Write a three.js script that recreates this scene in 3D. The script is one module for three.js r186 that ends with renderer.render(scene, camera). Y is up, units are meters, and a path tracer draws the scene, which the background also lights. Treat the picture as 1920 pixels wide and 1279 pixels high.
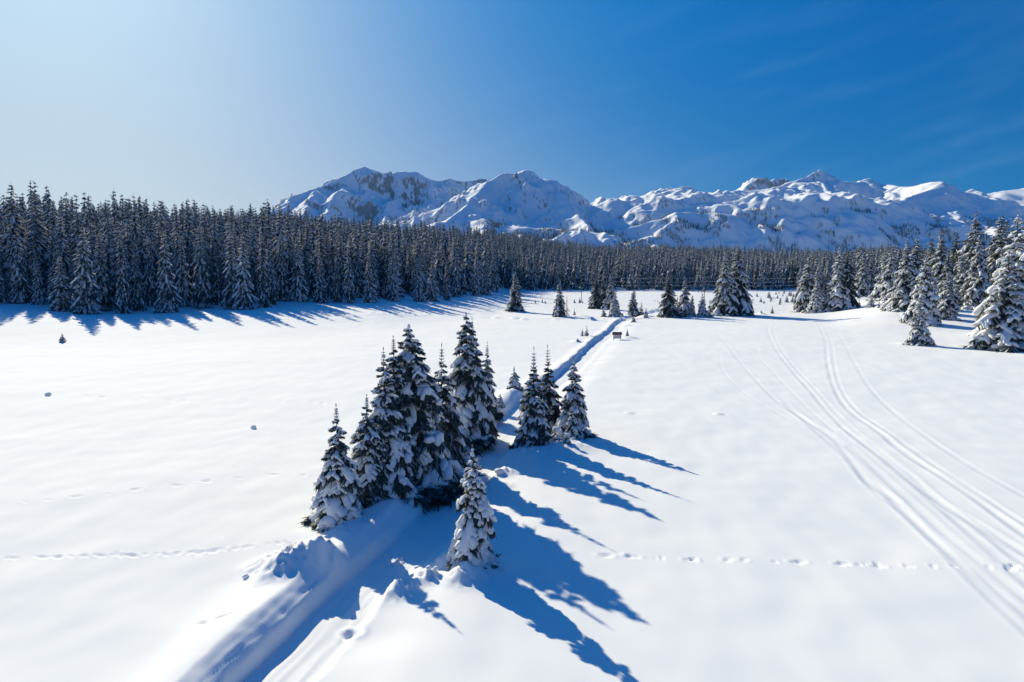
import * as THREE from 'three';

// ---------------------------------------------------------------- camera, sky, sun, exposure
const EYE = 12, FOCAL = 1280, PW = 1920, PH = 1279, HORIZON = 520;
const PITCH = Math.atan((PH / 2 - HORIZON) / FOCAL);
const EXPOSURE = 1.35;
const scene = new THREE.Scene();
const camera = new THREE.PerspectiveCamera(2 * Math.atan(PH / 2 / FOCAL) * 180 / Math.PI, PW / PH, 0.5, 30000);
camera.position.set(0, EYE, 0);
camera.rotation.x = -PITCH;
const renderer = new THREE.WebGLRenderer({ antialias: true });
renderer.setSize(1024, 682);
renderer.toneMapping = THREE.LinearToneMapping;
renderer.toneMappingExposure = EXPOSURE;
renderer.shadowMap.enabled = true;

const SUN_AZ = -33.1 * Math.PI / 180, SUN_EL = 25.6 * Math.PI / 180;      // azimuth from -z, to the left
const SUN = new THREE.Vector3(Math.sin(SUN_AZ) * Math.cos(SUN_EL), Math.sin(SUN_EL), -Math.cos(SUN_AZ) * Math.cos(SUN_EL));
const sun = new THREE.DirectionalLight(new THREE.Color().setRGB(1, 0.91, 0.675), 4.85);
sun.name = 'sun';
sun.position.copy(SUN).multiplyScalar(400);
sun.castShadow = true;
sun.shadow.mapSize.set(4096, 4096);
Object.assign(sun.shadow.camera, { left: -260, right: 260, top: 260, bottom: -260, near: 1, far: 1500 });
scene.add(sun);

// small seeded helpers
function rng(seed) {
  let s = seed >>> 0;
  return () => { s = (s + 0x6d2b79f5) | 0; let t = Math.imul(s ^ (s >>> 15), 1 | s); t = (t + Math.imul(t ^ (t >>> 7), 61 | t)) ^ t; return ((t ^ (t >>> 14)) >>> 0) / 4294967296; };
}
const PERM = new Uint8Array(512);
{ const r = rng(77), p = [...Array(256).keys()]; for (let i = 255; i > 0; i--) { const j = Math.floor(r() * (i + 1)); [p[i], p[j]] = [p[j], p[i]]; } for (let i = 0; i < 512; i++) PERM[i] = p[i & 255]; }
const GX = new Float64Array(256), GY = new Float64Array(256);
for (let i = 0; i < 256; i++) { GX[i] = Math.cos(i * 2.399963); GY[i] = Math.sin(i * 2.399963); }
function noise(x, y) {                                                    // about -1 .. 1
  const xi = Math.floor(x), yi = Math.floor(y), fx = x - xi, fy = y - yi, a = xi & 255, b = yi & 255;
  const u = fx * fx * fx * (fx * (fx * 6 - 15) + 10), v = fy * fy * fy * (fy * (fy * 6 - 15) + 10);
  const g = (i, j, dx, dy) => { const k = PERM[PERM[(a + i) & 255] + ((b + j) & 255)]; return GX[k] * dx + GY[k] * dy; };
  const n0 = g(0, 0, fx, fy), n1 = g(1, 0, fx - 1, fy), n2 = g(0, 1, fx, fy - 1), n3 = g(1, 1, fx - 1, fy - 1);
  return 1.5 * (n0 + (n1 - n0) * u + (n2 - n0) * v + (n0 - n1 - n2 + n3) * u * v);
}
function fbm(x, y, oct, gain = 0.5) { let s = 0, a = 1; for (let i = 0; i < oct; i++) { s += a * noise(x, y); x = x * 2.03 + 17.3; y = y * 2.03 - 9.1; a *= gain; } return s; }
function ridged(x, y, oct) { let s = 0, a = 1, w = 1; for (let i = 0; i < oct; i++) { let n = 1 - Math.abs(noise(x, y)); n *= n * w; s += n * a; w = Math.min(1, n * 1.6); x = x * 2.1 + 5.7; y = y * 2.1 + 3.1; a *= 0.5; } return s; }
const clamp = (x, a, b) => Math.min(b, Math.max(a, x)), lerp = (a, b, t) => a + (b - a) * t;
const smooth = (a, b, x) => { const t = clamp((x - a) / (b - a), 0, 1); return t * t * (3 - 2 * t); };
function table(xs, ys, x) {
  if (x <= xs[0]) return ys[0];
  for (let i = 1; i < xs.length; i++) if (x < xs[i]) { const t = (x - xs[i - 1]) / (xs[i] - xs[i - 1]); return lerp(ys[i - 1], ys[i], t * t * (3 - 2 * t) * 0.5 + t * 0.5); }
  return ys[ys.length - 1];
}

// clear winter sky with the bright aureole of the sun, which stands just above the frame
{
  const W = 2048, H = 1024, data = new Float32Array(W * H * 4);
  for (let j = 0; j < H; j++) {
    const el = ((j + 0.5) / H - 0.5) * Math.PI, e = Math.max(0, el * 180 / Math.PI);
    for (let i = 0; i < W; i++) {
      const az = ((i + 0.5) / W - 0.5) * 2 * Math.PI, x = Math.cos(az) * Math.cos(el), y = Math.sin(el), z = Math.sin(az) * Math.cos(el);
      const g = Math.acos(clamp(x * SUN.x + y * SUN.y + z * SUN.z, -1, 1)) * 180 / Math.PI;
      const far = Math.min(g, 70), amp = 0.43 + 0.74 * Math.exp(-e / 15), width = 14.5 + 26 * Math.exp(-e / 13);
      const r = amp * Math.exp(-Math.pow(far / width, 2));
      // faint streaks of high cirrus
      let st = Math.max(0, fbm(az * 5 + e * 0.02, e * 0.55 - az * 7.5, 4)) * smooth(3, 8, e) * smooth(26, 14, e) * 0.035 * smooth(20, 50, g);
      const east = (Math.atan2(x, -z) * 180) / Math.PI;
      for (const [a0, e0, tilt, wide, amount] of [[34, 9.6, 0.32, 0.55, 0.05], [36, 8.0, 0.26, 0.4, 0.035], [-25, 13.4, 0.1, 0.35, 0.03], [-27.5, 11.5, -0.2, 0.3, 0.02]]) st += amount * Math.exp(-Math.pow((e - e0 - tilt * (east - a0)) / wide, 2)) * Math.exp(-Math.pow((east - a0) / (a0 > 0 ? 6 : 2), 2)) * (0.7 + 0.6 * noise(east * 0.9, e * 2));
      const o = (j * W + i) * 4;
      data[o] = (0.001 + r + st * 0.5) / EXPOSURE;
      data[o + 1] = (0.032 + 0.47 * Math.exp(-far / 30) + 0.6 * r + 0.15 * Math.exp(-e / 12) + st * 0.6) / EXPOSURE;
      data[o + 2] = (0.205 + 0.83 * Math.exp(-far / 38) + 0.19 * Math.exp(-e / 14) + st * 0.6) / EXPOSURE;
      data[o + 3] = 1;
    }
  }
  const t = new THREE.DataTexture(data, W, H, THREE.RGBAFormat, THREE.FloatType);
  t.mapping = THREE.EquirectangularReflectionMapping;
  t.magFilter = t.minFilter = THREE.LinearFilter;
  t.wrapS = THREE.RepeatWrapping;
  t.needsUpdate = true;
  scene.background = t;
  scene.environment = t;
}
scene.fog = new THREE.FogExp2(new THREE.Color().setRGB(0.3, 0.62, 1), 2e-5);

// ---------------------------------------------------------------- names and labels
const used = new Map();
function numbered(name) { const n = used.get(name) || 0; used.set(name, n + 1); return n ? `${name}_${String(n).padStart(3, '0')}` : name; }
function tag(o, label, category, group, kind) {
  o.userData = { label };
  if (category) o.userData.category = category;
  if (group) o.userData.group = group;
  if (kind) o.userData.kind = kind;
  return o;
}
function mesh(name, geometry, material, parent) {
  const m = new THREE.Mesh(geometry, material);
  m.name = name; m.castShadow = m.receiveShadow = true;
  parent.add(m);
  return m;
}
function thing(name, x, y, z, turn, label, category, group) {
  const o = new THREE.Group();
  o.name = numbered(name); o.position.set(x, y, z); o.rotation.y = turn || 0;
  tag(o, label, category, group);
  scene.add(o);
  return o;
}

// ---------------------------------------------------------------- materials
const M = {
  snow: new THREE.MeshPhysicalMaterial({ name: 'snow', color: new THREE.Color().setRGB(0.875, 0.88, 0.865), roughness: 0.9, specularIntensity: 0.2 }),
  lane: new THREE.MeshPhysicalMaterial({ name: 'packed_snow', color: new THREE.Color().setRGB(0.855, 0.86, 0.85), roughness: 0.85, specularIntensity: 0.15 }),
  load: new THREE.MeshPhysicalMaterial({ name: 'snow_on_branches', color: new THREE.Color().setRGB(0.9, 0.905, 0.91), roughness: 0.9, specularIntensity: 0.3, transmission: 0.22, thickness: 0 }),
  needles: new THREE.MeshStandardMaterial({ name: 'needles', color: new THREE.Color().setRGB(1, 1, 1), roughness: 0.75, vertexColors: true, side: THREE.DoubleSide }),
  bark: new THREE.MeshStandardMaterial({ name: 'bark', color: new THREE.Color().setRGB(0.055, 0.042, 0.034), roughness: 0.95 }),
  mixed: new THREE.MeshStandardMaterial({ name: 'snowy_needles', color: new THREE.Color().setRGB(1, 1, 1), roughness: 0.85, vertexColors: true, side: THREE.DoubleSide }),
  rock: new THREE.MeshStandardMaterial({ name: 'snowy_rock', color: new THREE.Color().setRGB(1, 1, 1), roughness: 0.85, vertexColors: true }),
};

// ---------------------------------------------------------------- pixels of the photograph to places
const cp = Math.cos(PITCH), sp = Math.sin(PITCH);
function ray(px, py) { const x = (px - PW / 2) / FOCAL, y = (PH / 2 - py) / FOCAL; return [x, y * cp - sp, -(cp + y * sp)]; }
const slope = (px) => (px - PW / 2) / FOCAL;                              // about x / depth
function place(px, py, height = (x, z) => baseHeight(x, z)) {            // first ground point under a pixel
  const [dx, dy, dz] = ray(px, py);
  let t0 = 0, t = 5;
  while (t < 3000 && EYE + dy * t > height(dx * t, dz * t)) { t0 = t; t *= 1.01; }
  for (let i = 0; i < 30; i++) { const m = (t0 + t) / 2; if (EYE + dy * m > height(dx * m, dz * m)) t0 = m; else t = m; }
  return [dx * t, dz * t];
}
function topAt(px, py, z) { const [dx, dy, dz] = ray(px, py); const t = z / dz; return EYE + dy * t; }
function pointAt(px, py, depth) { const [dx, dy, dz] = ray(px, py); const t = -depth / dz; return [dx * t, EYE + dy * t, -depth]; }

// ---------------------------------------------------------------- the ground
const PX = [-300, 0, 250, 500, 700, 900, 960, 1100, 1300, 1500, 1650, 1920, 2200];
const EDGE_Z = [185, 185, 185, 205, 240, 320, 390, 400, 400, 400, 380, 360, 360];
const EDGE_H = [4.5, 4.05, 2.4, 3.2, 3.9, 4, 4.2, 4.2, 4.2, 4.2, 4.5, 5, 5];
const SKY_Z = [330, 330, 360, 450, 560, 650, 800, 800, 800, 800, 800, 800, 800];
const SKY_H = [30, 28, 28, 34, 35, 36, 46, 33, 31, 25, 22, 18, 18];
function edgeDepth(x, d) { return table(PX, EDGE_Z, PW / 2 + FOCAL * x / d); }
function baseHeight(x, z) {
  const d = -z;
  if (d < 40) return 0;
  const px = PW / 2 + FOCAL * x / d, ez = table(PX, EDGE_Z, px), eh = table(PX, EDGE_H, px), sz = table(PX, SKY_Z, px), sh = table(PX, SKY_H, px);
  let h = d < ez ? eh * smooth(ez * 0.6, ez * 1.02, d) : d < sz ? eh + (sh - eh) * Math.pow((d - ez) / (sz - ez), 1.05) : sh * (1 - smooth(sz, sz + 900, d));
  h = Math.max(h, 3.3 * smooth(140, 210, d) * smooth(1540, 1690, px) * (1 - smooth(420, 900, d)));
  if (d > 225 && px > 1160) h -= 0.9 * smooth(1160, 1240, px) * (1 - smooth(1500, 1600, px)) * Math.exp(-Math.pow((d - 245) / 16, 2));
  return h;
}
class Line {                                                              // a polyline on the ground with quick distance queries
  constructor(points, reach) {
    this.p = points; this.reach = reach; this.len = [0];
    this.box = [1e9, 1e9, -1e9, -1e9];
    points.forEach(([x, z], i) => {
      if (i) this.len.push(this.len[i - 1] + Math.hypot(x - points[i - 1][0], z - points[i - 1][1]));
      this.box[0] = Math.min(this.box[0], x - reach); this.box[1] = Math.min(this.box[1], z - reach); this.box[2] = Math.max(this.box[2], x + reach); this.box[3] = Math.max(this.box[3], z + reach);
    });
  }
  near(x, z) {                                                            // [signed distance (right of travel > 0), length along] or null
    const b = this.box;
    if (x < b[0] || z < b[1] || x > b[2] || z > b[3]) return null;
    let best = this.reach * this.reach, out = null;
    for (let i = 1; i < this.p.length; i++) {
      const [ax, az] = this.p[i - 1], [bx, bz] = this.p[i], ux = bx - ax, uz = bz - az, l2 = ux * ux + uz * uz;
      const t = clamp(((x - ax) * ux + (z - az) * uz) / l2, 0, 1), dx = x - ax - t * ux, dz = z - az - t * uz, d2 = dx * dx + dz * dz;
      if (d2 < best) { best = d2; out = [Math.sign(ux * dz - uz * dx) * Math.sqrt(d2), this.len[i - 1] + t * Math.sqrt(l2)]; }
    }
    return out;
  }
}
function curve(pixels, reach, step = 1.5) {
  const pts = pixels.map(([a, b]) => { const [x, z] = place(a, b); return new THREE.Vector3(x, 0, z); });
  const c = new THREE.CatmullRomCurve3(pts, false, 'centripetal');
  const n = Math.max(4, Math.min(90, Math.round(c.getLength() / step)));
  return new Line(c.getPoints(n).map((p) => [p.x, p.z]), reach);
}
const road = curve([[300, 1500], [478, 1290], [590, 1175], [670, 1090], [730, 1042], [796, 982], [868, 898], [937, 813], [964, 771], [1000, 742], [1049, 709], [1086, 677], [1119, 643], [1147, 622], [1163, 604], [1180, 596], [1196, 590], [1230, 583], [1290, 572]], 7, 2);
const Z8 = (list) => list.map(([a, b]) => [1100 + a / 1.829, 580 + b / 1.829]);
const tracks = [                                                          // snowmobile and ski tracks over the right meadow
  [Z8([[470, 58], [445, 72], [480, 120], [560, 220], [660, 320], [740, 372], [850, 450], [920, 540], [1000, 632], [1100, 705], [1200, 802], [1290, 892], [1400, 1000], [1500, 1090], [1600, 1180]]), 0.24, 0.085],
  [Z8([[690, -10], [650, 30], [622, 62], [640, 120], [690, 190], [760, 270], [830, 350], [900, 420], [1000, 490], [1100, 570], [1200, 650], [1350, 742], [1500, 835], [1600, 890]]), 0.3, 0.13],
  [Z8([[672, 20], [640, 60], [655, 120], [706, 190], [776, 268], [850, 350], [925, 425], [1030, 500], [1140, 590], [1240, 680], [1380, 780], [1500, 872], [1600, 930]]), 0.24, 0.1],
  [Z8([[770, 20], [790, 45], [818, 100], [826, 180], [853, 275], [900, 345], [1000, 420], [1100, 500], [1200, 562], [1350, 660], [1500, 770], [1600, 830]]), 0.28, 0.14],
  [Z8([[785, 20], [806, 45], [836, 110], [850, 200], [872, 275], [925, 345], [1030, 420], [1140, 500], [1250, 575], [1400, 670], [1500, 735], [1600, 790]]), 0.24, 0.1],
  [Z8([[815, 45], [862, 85], [922, 190], [972, 272], [1050, 350], [1150, 430], [1300, 530], [1500, 642], [1600, 690]]), 0.24, 0.08],
  [Z8([[680, 320], [800, 425], [900, 512], [980, 600], [1060, 655]]), 0.3, 0.11],
  [Z8([[690, 340], [780, 395], [850, 440], [960, 560], [1080, 680], [1190, 780], [1310, 880], [1430, 985], [1560, 1090]]), 0.3, 0.11],
  [Z8([[870, 400], [980, 485], [1090, 575], [1200, 665], [1320, 770], [1440, 880], [1560, 980]]), 0.26, 0.09],
  [Z8([[900, 470], [1000, 560], [1120, 670], [1260, 800], [1380, 900], [1520, 1010]]), 0.3, 0.08],
  [Z8([[600, 90], [585, 150], [640, 215], [740, 320], [850, 420]]), 0.22, 0.05],
  [Z8([[455, 150], [470, 215], [560, 300], [690, 375]]), 0.22, 0.04],
  [[[1492, 568], [1478, 578], [1466, 590], [1450, 600], [1441, 612]], 0.25, 0.08],
  [[[300, 862], [400, 838], [500, 810], [560, 786], [660, 755]], 0.16, 0.05],
  [[[320, 850], [410, 826], [500, 803]], 0.14, 0.04],
  [[[60, 630], [200, 642], [360, 648], [640, 655]], 0.3, 0.04],
  [[[200, 640], [700, 600], [850, 592], [950, 596], [1050, 602]], 0.8, 0.5],
  [[[830, 575], [870, 580], [905, 582], [930, 577]], 0.6, 0.8],
  [[[850, 571], [890, 577], [925, 576], [945, 571]], 0.6, 0.8],
  [[[950, 562], [1040, 571], [1110, 574]], 0.6, 0.6],
  [[[950, 575], [1010, 577], [1090, 572], [1130, 566]], 0.6, 0.6],
  [[[640, 594], [760, 590], [880, 594], [980, 597], [1060, 598], [1130, 600], [1180, 597]], 1.1, -1.3],
  [[[960, 585], [1020, 583], [1090, 586], [1140, 590], [1180, 588]], 0.9, -0.7],
  [[[1210, 598], [1240, 594], [1300, 596]], 0.8, -0.7],
  [[[1110, 773], [1230, 775], [1350, 778], [1600, 784], [1920, 792]], 0.14, 0.04],
].map(([p, w, d]) => ({ line: curve(p, w * 3.2), w, d }));
// a narrow ski groove along the right side of the ploughed lane
const groove = { line: new Line(road.p.filter((_, i) => i > 8).map(([x, z], i, a) => { const [bx, bz] = a[Math.min(i + 1, a.length - 1)], [ax, az] = a[Math.max(0, i - 1)], l = Math.hypot(bx - ax, bz - az) || 1; return [x - (bz - az) / l * 1.25, z + (bx - ax) / l * 1.25]; }), 0.5), w: 0.13, d: 0.1 };
// dents: footprints and hollows [x, z, half length, half width, turn, depth]; positive bumps have negative depth
const dents = [];
function trail(pixels, spacing, size, depth, seed, wander = 0.1) {
  const l = curve(pixels, 1, 0.6), r = rng(seed);
  for (let s = 0; s < l.len[l.len.length - 1]; s += spacing * (0.55 + r() * 0.9)) {
    let i = 1; while (i < l.p.length - 1 && l.len[i] < s) i++;
    const t = (s - l.len[i - 1]) / (l.len[i] - l.len[i - 1]), [ax, az] = l.p[i - 1], [bx, bz] = l.p[i], a = Math.atan2(bz - az, bx - ax);
    const k = (0.45 + r() * 0.85); if (r() < 0.12) continue;
    dents.push([lerp(ax, bx, t) + (r() - 0.5) * wander * 2, lerp(az, bz, t) + (r() - 0.5) * wander * 2, size * k * 1.6, size * 0.75, a, depth * k]);
    if (r() < 0.6) dents.push([lerp(ax, bx, t) + (r() - 0.5) * 0.5, lerp(az, bz, t) + (r() - 0.5) * 0.4, size * k, size * 0.6, a, depth * k * 0.8]);
  }
}
trail([[1085, 1035], [1250, 1045], [1450, 1052], [1600, 1056], [1750, 1062], [1930, 1064]], 1.2, 0.14, 0.13, 1);
trail([[-10, 1046], [70, 1044], [200, 1041], [300, 1039], [400, 1033], [480, 1023], [530, 1019], [575, 1026], [605, 1040]], 0.42, 0.13, 0.12, 2, 0.06);
trail([[-10, 946], [100, 938], [200, 926], [330, 911], [450, 896], [520, 889], [575, 892]], 1.5, 0.18, 0.11, 3);
trail([[-10, 738], [90, 741], [300, 748], [460, 752], [560, 753], [660, 760]], 1.6, 0.26, 0.14, 4, 0.2);
trail([[385, 1176], [420, 1170], [455, 1165], [480, 1164]], 0.5, 0.13, 0.13, 5, 0.12);
trail([[360, 1200], [388, 1188]], 0.5, 0.13, 0.1, 6, 0.1);
trail([[1112, 660], [1122, 652], [1132, 643], [1140, 636]], 1.6, 0.34, 0.2, 7, 0.2);
trail([[650, 596], [780, 588], [900, 596], [1060, 600], [1180, 598]], 6, 0.8, -1.0, 8, 1.4);
trail([[600, 584], [660, 582], [720, 588]], 5, 0.8, -0.5, 9, 1.5);
{ const [x, z] = place(660, 1167); dents.push([x, z, 0.34, 0.26, 0.6, 0.26]); }
for (const [a, b] of [[693, 643], [560, 650], [680, 655], [900, 660], [740, 668], [1180, 775], [1347, 778]]) { const [x, z] = place(a, b); dents.push([x, z, 0.4, 0.3, 0, -0.18]); }
// heaps of lumpy ploughed snow beside the lane
const heaps = [];
function heap(px, py, r, h, seed) { const [x, z] = place(px, py); heaps.push([x, z, r, h, seed]); }
heap(560, 1066, 1.25, 0.62, 1); heap(612, 1062, 0.9, 0.55, 2); heap(520, 1085, 1.0, 0.4, 3); heap(500, 1064, 0.9, 0.35, 30);
heap(838, 1050, 0.75, 0.5, 4); heap(868, 1084, 0.75, 0.42, 5); heap(750, 1098, 0.8, 0.4, 6); heap(800, 1076, 0.7, 0.38, 16);
heap(930, 905, 1.0, 0.3, 7); heap(948, 880, 0.8, 0.3, 8);
heap(640, 1000, 1.8, 0.35, 9); heap(720, 965, 1.8, 0.3, 10); heap(985, 850, 2.2, 0.5, 11); heap(1060, 838, 2.2, 0.45, 12); heap(900, 1075, 1.5, 0.35, 13);
heap(965, 745, 2.0, 0.5, 14); heap(1083, 641, 1.2, 0.7, 15); heap(966, 585, 4, 1.0, 17); heap(1188, 600, 1.6, 0.9, 18); heap(1175, 610, 1.6, 0.6, 19);
heap(1205, 594, 2, 0.9, 20); heap(1100, 634, 2.2, 0.5, 21); heap(1177, 634, 2.0, 0.6, 22); heap(1560, 588, 6, 0.5, 23); heap(1597, 602, 2.5, 0.25, 24);
heap(1085, 595, 3, 0.9, 25); heap(1100, 596, 3, 0.7, 26); heap(1427, 590, 2.5, 0.9, 27); heap(1720, 646, 3, 0.4, 28); heap(1890, 655, 4, 0.5, 29);
function surface(x, z) {
  const d = Math.hypot(x, z);
  let h = baseHeight(x, z), lane = null;
  if (d < 500) {
    const damp = smooth(500, 250, d);
    h += damp * (0.09 * fbm(x * 0.045, z * 0.045, 3) + 0.035 * fbm(x * 0.35 + 9, z * 0.25, 2));
    const q = road.near(x, z);
    if (q) {
      const [t, s] = q, n = noise(s * 0.22, 4.2), n2 = noise(s * 0.9, t * 0.7), far = smooth(40, 90, s);
      const hl = 0.4 + 0.14 * n - 0.16 * far, hr = 0.12 + 0.12 * noise(s * 0.31, 8.8);
      const halfL = 1.0 + 0.08 * n2, wall = lerp(0.85, 0.85, far) + 0.12 * n;
      const deep = 0.52 + 0.07 * n - 0.12 * far, lip = 0.2, crest = wall * lerp(1, 0.5, far);
      let r;
      if (t < -halfL) {
        const k = -t - halfL;
        if (k < lip) r = lerp(-deep, -0.02 + 0.25 * far, smooth(0, lip, k + 0.02 * n2));
        else if (k < lip + crest) { const q = (k - lip) / crest; r = lerp(-0.02 + 0.25 * far, hl, 1 - (1 - q) * (1 - q * 0.4)); }
        else r = hl * Math.exp(-Math.pow((k - lip - crest) / lerp(1.5, 0.9, far), 2));
        if (k < lip + crest) r += (0.038 * noise(t * 6.5, s * 0.14) + 0.02 * noise(t * 10 + 3, s * 0.25)) * smooth(0, 0.3, k) * smooth(lip + crest, crest * 0.7, k) + 0.02 * noise(s * 1.7, t * 3);
      } else if (t < 1.0) {
        r = -deep + 0.02 * noise(t * 3.2, s * 0.25) + 0.015 * noise(t * 9, s * 0.5);
        r -= 0.012 * (Math.exp(-Math.pow((t + 0.45) / 0.14, 2)) + Math.exp(-Math.pow((t - 0.45) / 0.14, 2)));
      } else {
        const k = (t - 1.0) / 0.55;
        r = k < 1 ? lerp(-deep, -0.38 + hr, smooth(0, 1, k)) + 0.03 * n2 : (-0.38 + hr) * Math.exp(-Math.pow((k - 1) * 0.3, 2)) ;
      }
      const end = 1 - smooth(road.len[road.len.length - 1] - 30, road.len[road.len.length - 1], s);
      h += r * end;
      if (Math.abs(t) < 1.05) lane = 'road';
    }
    if (d < 330 && x > -0.76 * -z - 5) {
      for (const k of d > 25 ? [...tracks, groove] : tracks) {
        const q = k.line.near(x, z);
        if (!q) continue;
        const a = Math.abs(q[0]) / k.w;
        h += 0.3 * k.d * (-Math.exp(-a * a * 1.6) + 0.42 * Math.exp(-Math.pow((a - 1.45) / 0.5, 2))) * (0.75 + (k.d < 0 ? 1.1 : 0.4) * noise(q[1] * 0.21, k.w * 90 + k.d * 50));
        if (a < 1.1 && !lane && k.d > 0.07) lane = 'track';
      }
      for (const [hx, hz, r, hh, seed] of heaps) {
        const dx = x - hx, dz = z - hz, q = (dx * dx + dz * dz) / (r * r);
        if (q > 4) continue;
        const w = Math.exp(-q * 1.6);
        h += hh * w * (0.75 + (r < 1.5 ? 1.0 : 0.35) * (0.9 - 1.6 * Math.abs(noise(dx * 1.9 / Math.min(1, r) + seed * 7, dz * 1.9 / Math.min(1, r) - seed))) * 0.6);
      }
    }
    for (const k of cellOf(x, z)) {
      const dx = x - k[0], dz = z - k[1], c = Math.cos(k[4]), s = Math.sin(k[4]), a = (dx * c + dz * s) / k[2], b = (-dx * s + dz * c) / k[3], q = a * a + b * b;
      if (q < 5) h -= 0.55 * k[5] * (Math.exp(-q * q * 0.8) - 0.22 * Math.exp(-Math.pow(Math.sqrt(q) - 1.6, 2) * 5));
    }
  }
  return [h, lane];
}
const cells = new Map();
for (const k of dents) for (let i = -1; i <= 1; i++) for (let j = -1; j <= 1; j++) { const key = (Math.floor(k[0] / 3) + i) * 10007 + Math.floor(k[1] / 3) + j; if (!cells.has(key)) cells.set(key, []); cells.get(key).push(k); }
const NONE = [];
const cellOf = (x, z) => cells.get(Math.floor(x / 3) * 10007 + Math.floor(z / 3)) || NONE;
const ground = (x, z) => surface(x, z)[0];

{
  const rs = [];
  for (let r = 3; r < 14; r *= 1.05) rs.push(r);
  for (let r = 14; r < 65; r *= 1.0056) rs.push(r);
  for (let r = 65; r < 420; r *= 1.0105) rs.push(r);
  for (let r = 420; r < 7500; r *= 1.06) rs.push(r);
  const az = [];
  for (let a = -44; a < 44; a += 0.125) az.push(a);
  for (let a = 44; a < 316; a += 2) az.push(a);
  const NR = rs.length, NA = az.length, N = NR * NA + 1, pos = new Float32Array(N * 3), uv = new Float32Array(N * 2), kind = new Uint8Array(N);
  for (let i = 0; i < NR; i++) for (let j = 0; j < NA; j++) {
    const a = az[j] * Math.PI / 180, x = Math.sin(a) * rs[i], z = -Math.cos(a) * rs[i], [h, lane] = surface(x, z), k = i * NA + j;
    pos.set([x, h, z], k * 3); uv.set([x / 5, z / 5], k * 2); kind[k] = lane === 'road' ? 1 : lane ? 2 : 0;
  }
  pos.set([0, ground(0, 0), 0], (N - 1) * 3);
  const idx = [];
  for (let i = 0; i < NR - 1; i++) for (let j = 0; j < NA; j++) {
    const a = i * NA + j, b = i * NA + (j + 1) % NA, c = a + NA, d = b + NA;
    idx.push(a, b, c, b, d, c);
  }
  for (let j = 0; j < NA; j++) idx.push(N - 1, (j + 1) % NA, j);
  const whole = new THREE.BufferGeometry();
  whole.setAttribute('position', new THREE.BufferAttribute(pos, 3));
  whole.setIndex(new THREE.BufferAttribute(new Uint32Array(idx), 1));
  whole.computeVertexNormals();
  const nor = whole.attributes.normal.array;
  const lists = [[], [], []];
  for (let t = 0; t < idx.length; t += 3) {
    const a = kind[idx[t]], b = kind[idx[t + 1]], c = kind[idx[t + 2]];
    lists[a && a === b && b === c ? a : 0].push(idx[t], idx[t + 1], idx[t + 2]);
  }
  const names = [['snow_field', 'wide white snow-covered meadow running back to the forest edge', M.snow], ['road', 'narrow ploughed lane of packed snow running through the young spruces', M.lane], ['snow_track', 'curving ski and snowmobile tracks pressed across the snowy meadow', M.lane]];
  lists.forEach((list, n) => {
    const map = new Int32Array(N).fill(-1), p = [], q = [], u = [], out = new Uint32Array(list.length);
    let count = 0;
    for (let i = 0; i < list.length; i++) {
      const v = list[i];
      if (map[v] < 0) { map[v] = count++; p.push(pos[v * 3], pos[v * 3 + 1], pos[v * 3 + 2]); q.push(nor[v * 3], nor[v * 3 + 1], nor[v * 3 + 2]); u.push(uv[v * 2], uv[v * 2 + 1]); }
      out[i] = map[v];
    }
    const g = new THREE.BufferGeometry();
    g.setAttribute('position', new THREE.Float32BufferAttribute(p, 3));
    g.setAttribute('normal', new THREE.Float32BufferAttribute(q, 3));
    g.setAttribute('uv', new THREE.Float32BufferAttribute(u, 2));
    g.setIndex(new THREE.BufferAttribute(out, 1));
    const m = mesh(numbered(names[n][0]), g, names[n][2], scene);
    tag(m, names[n][1], names[n][0].replace('_', ' '), null, 'structure');
  });
}

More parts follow.
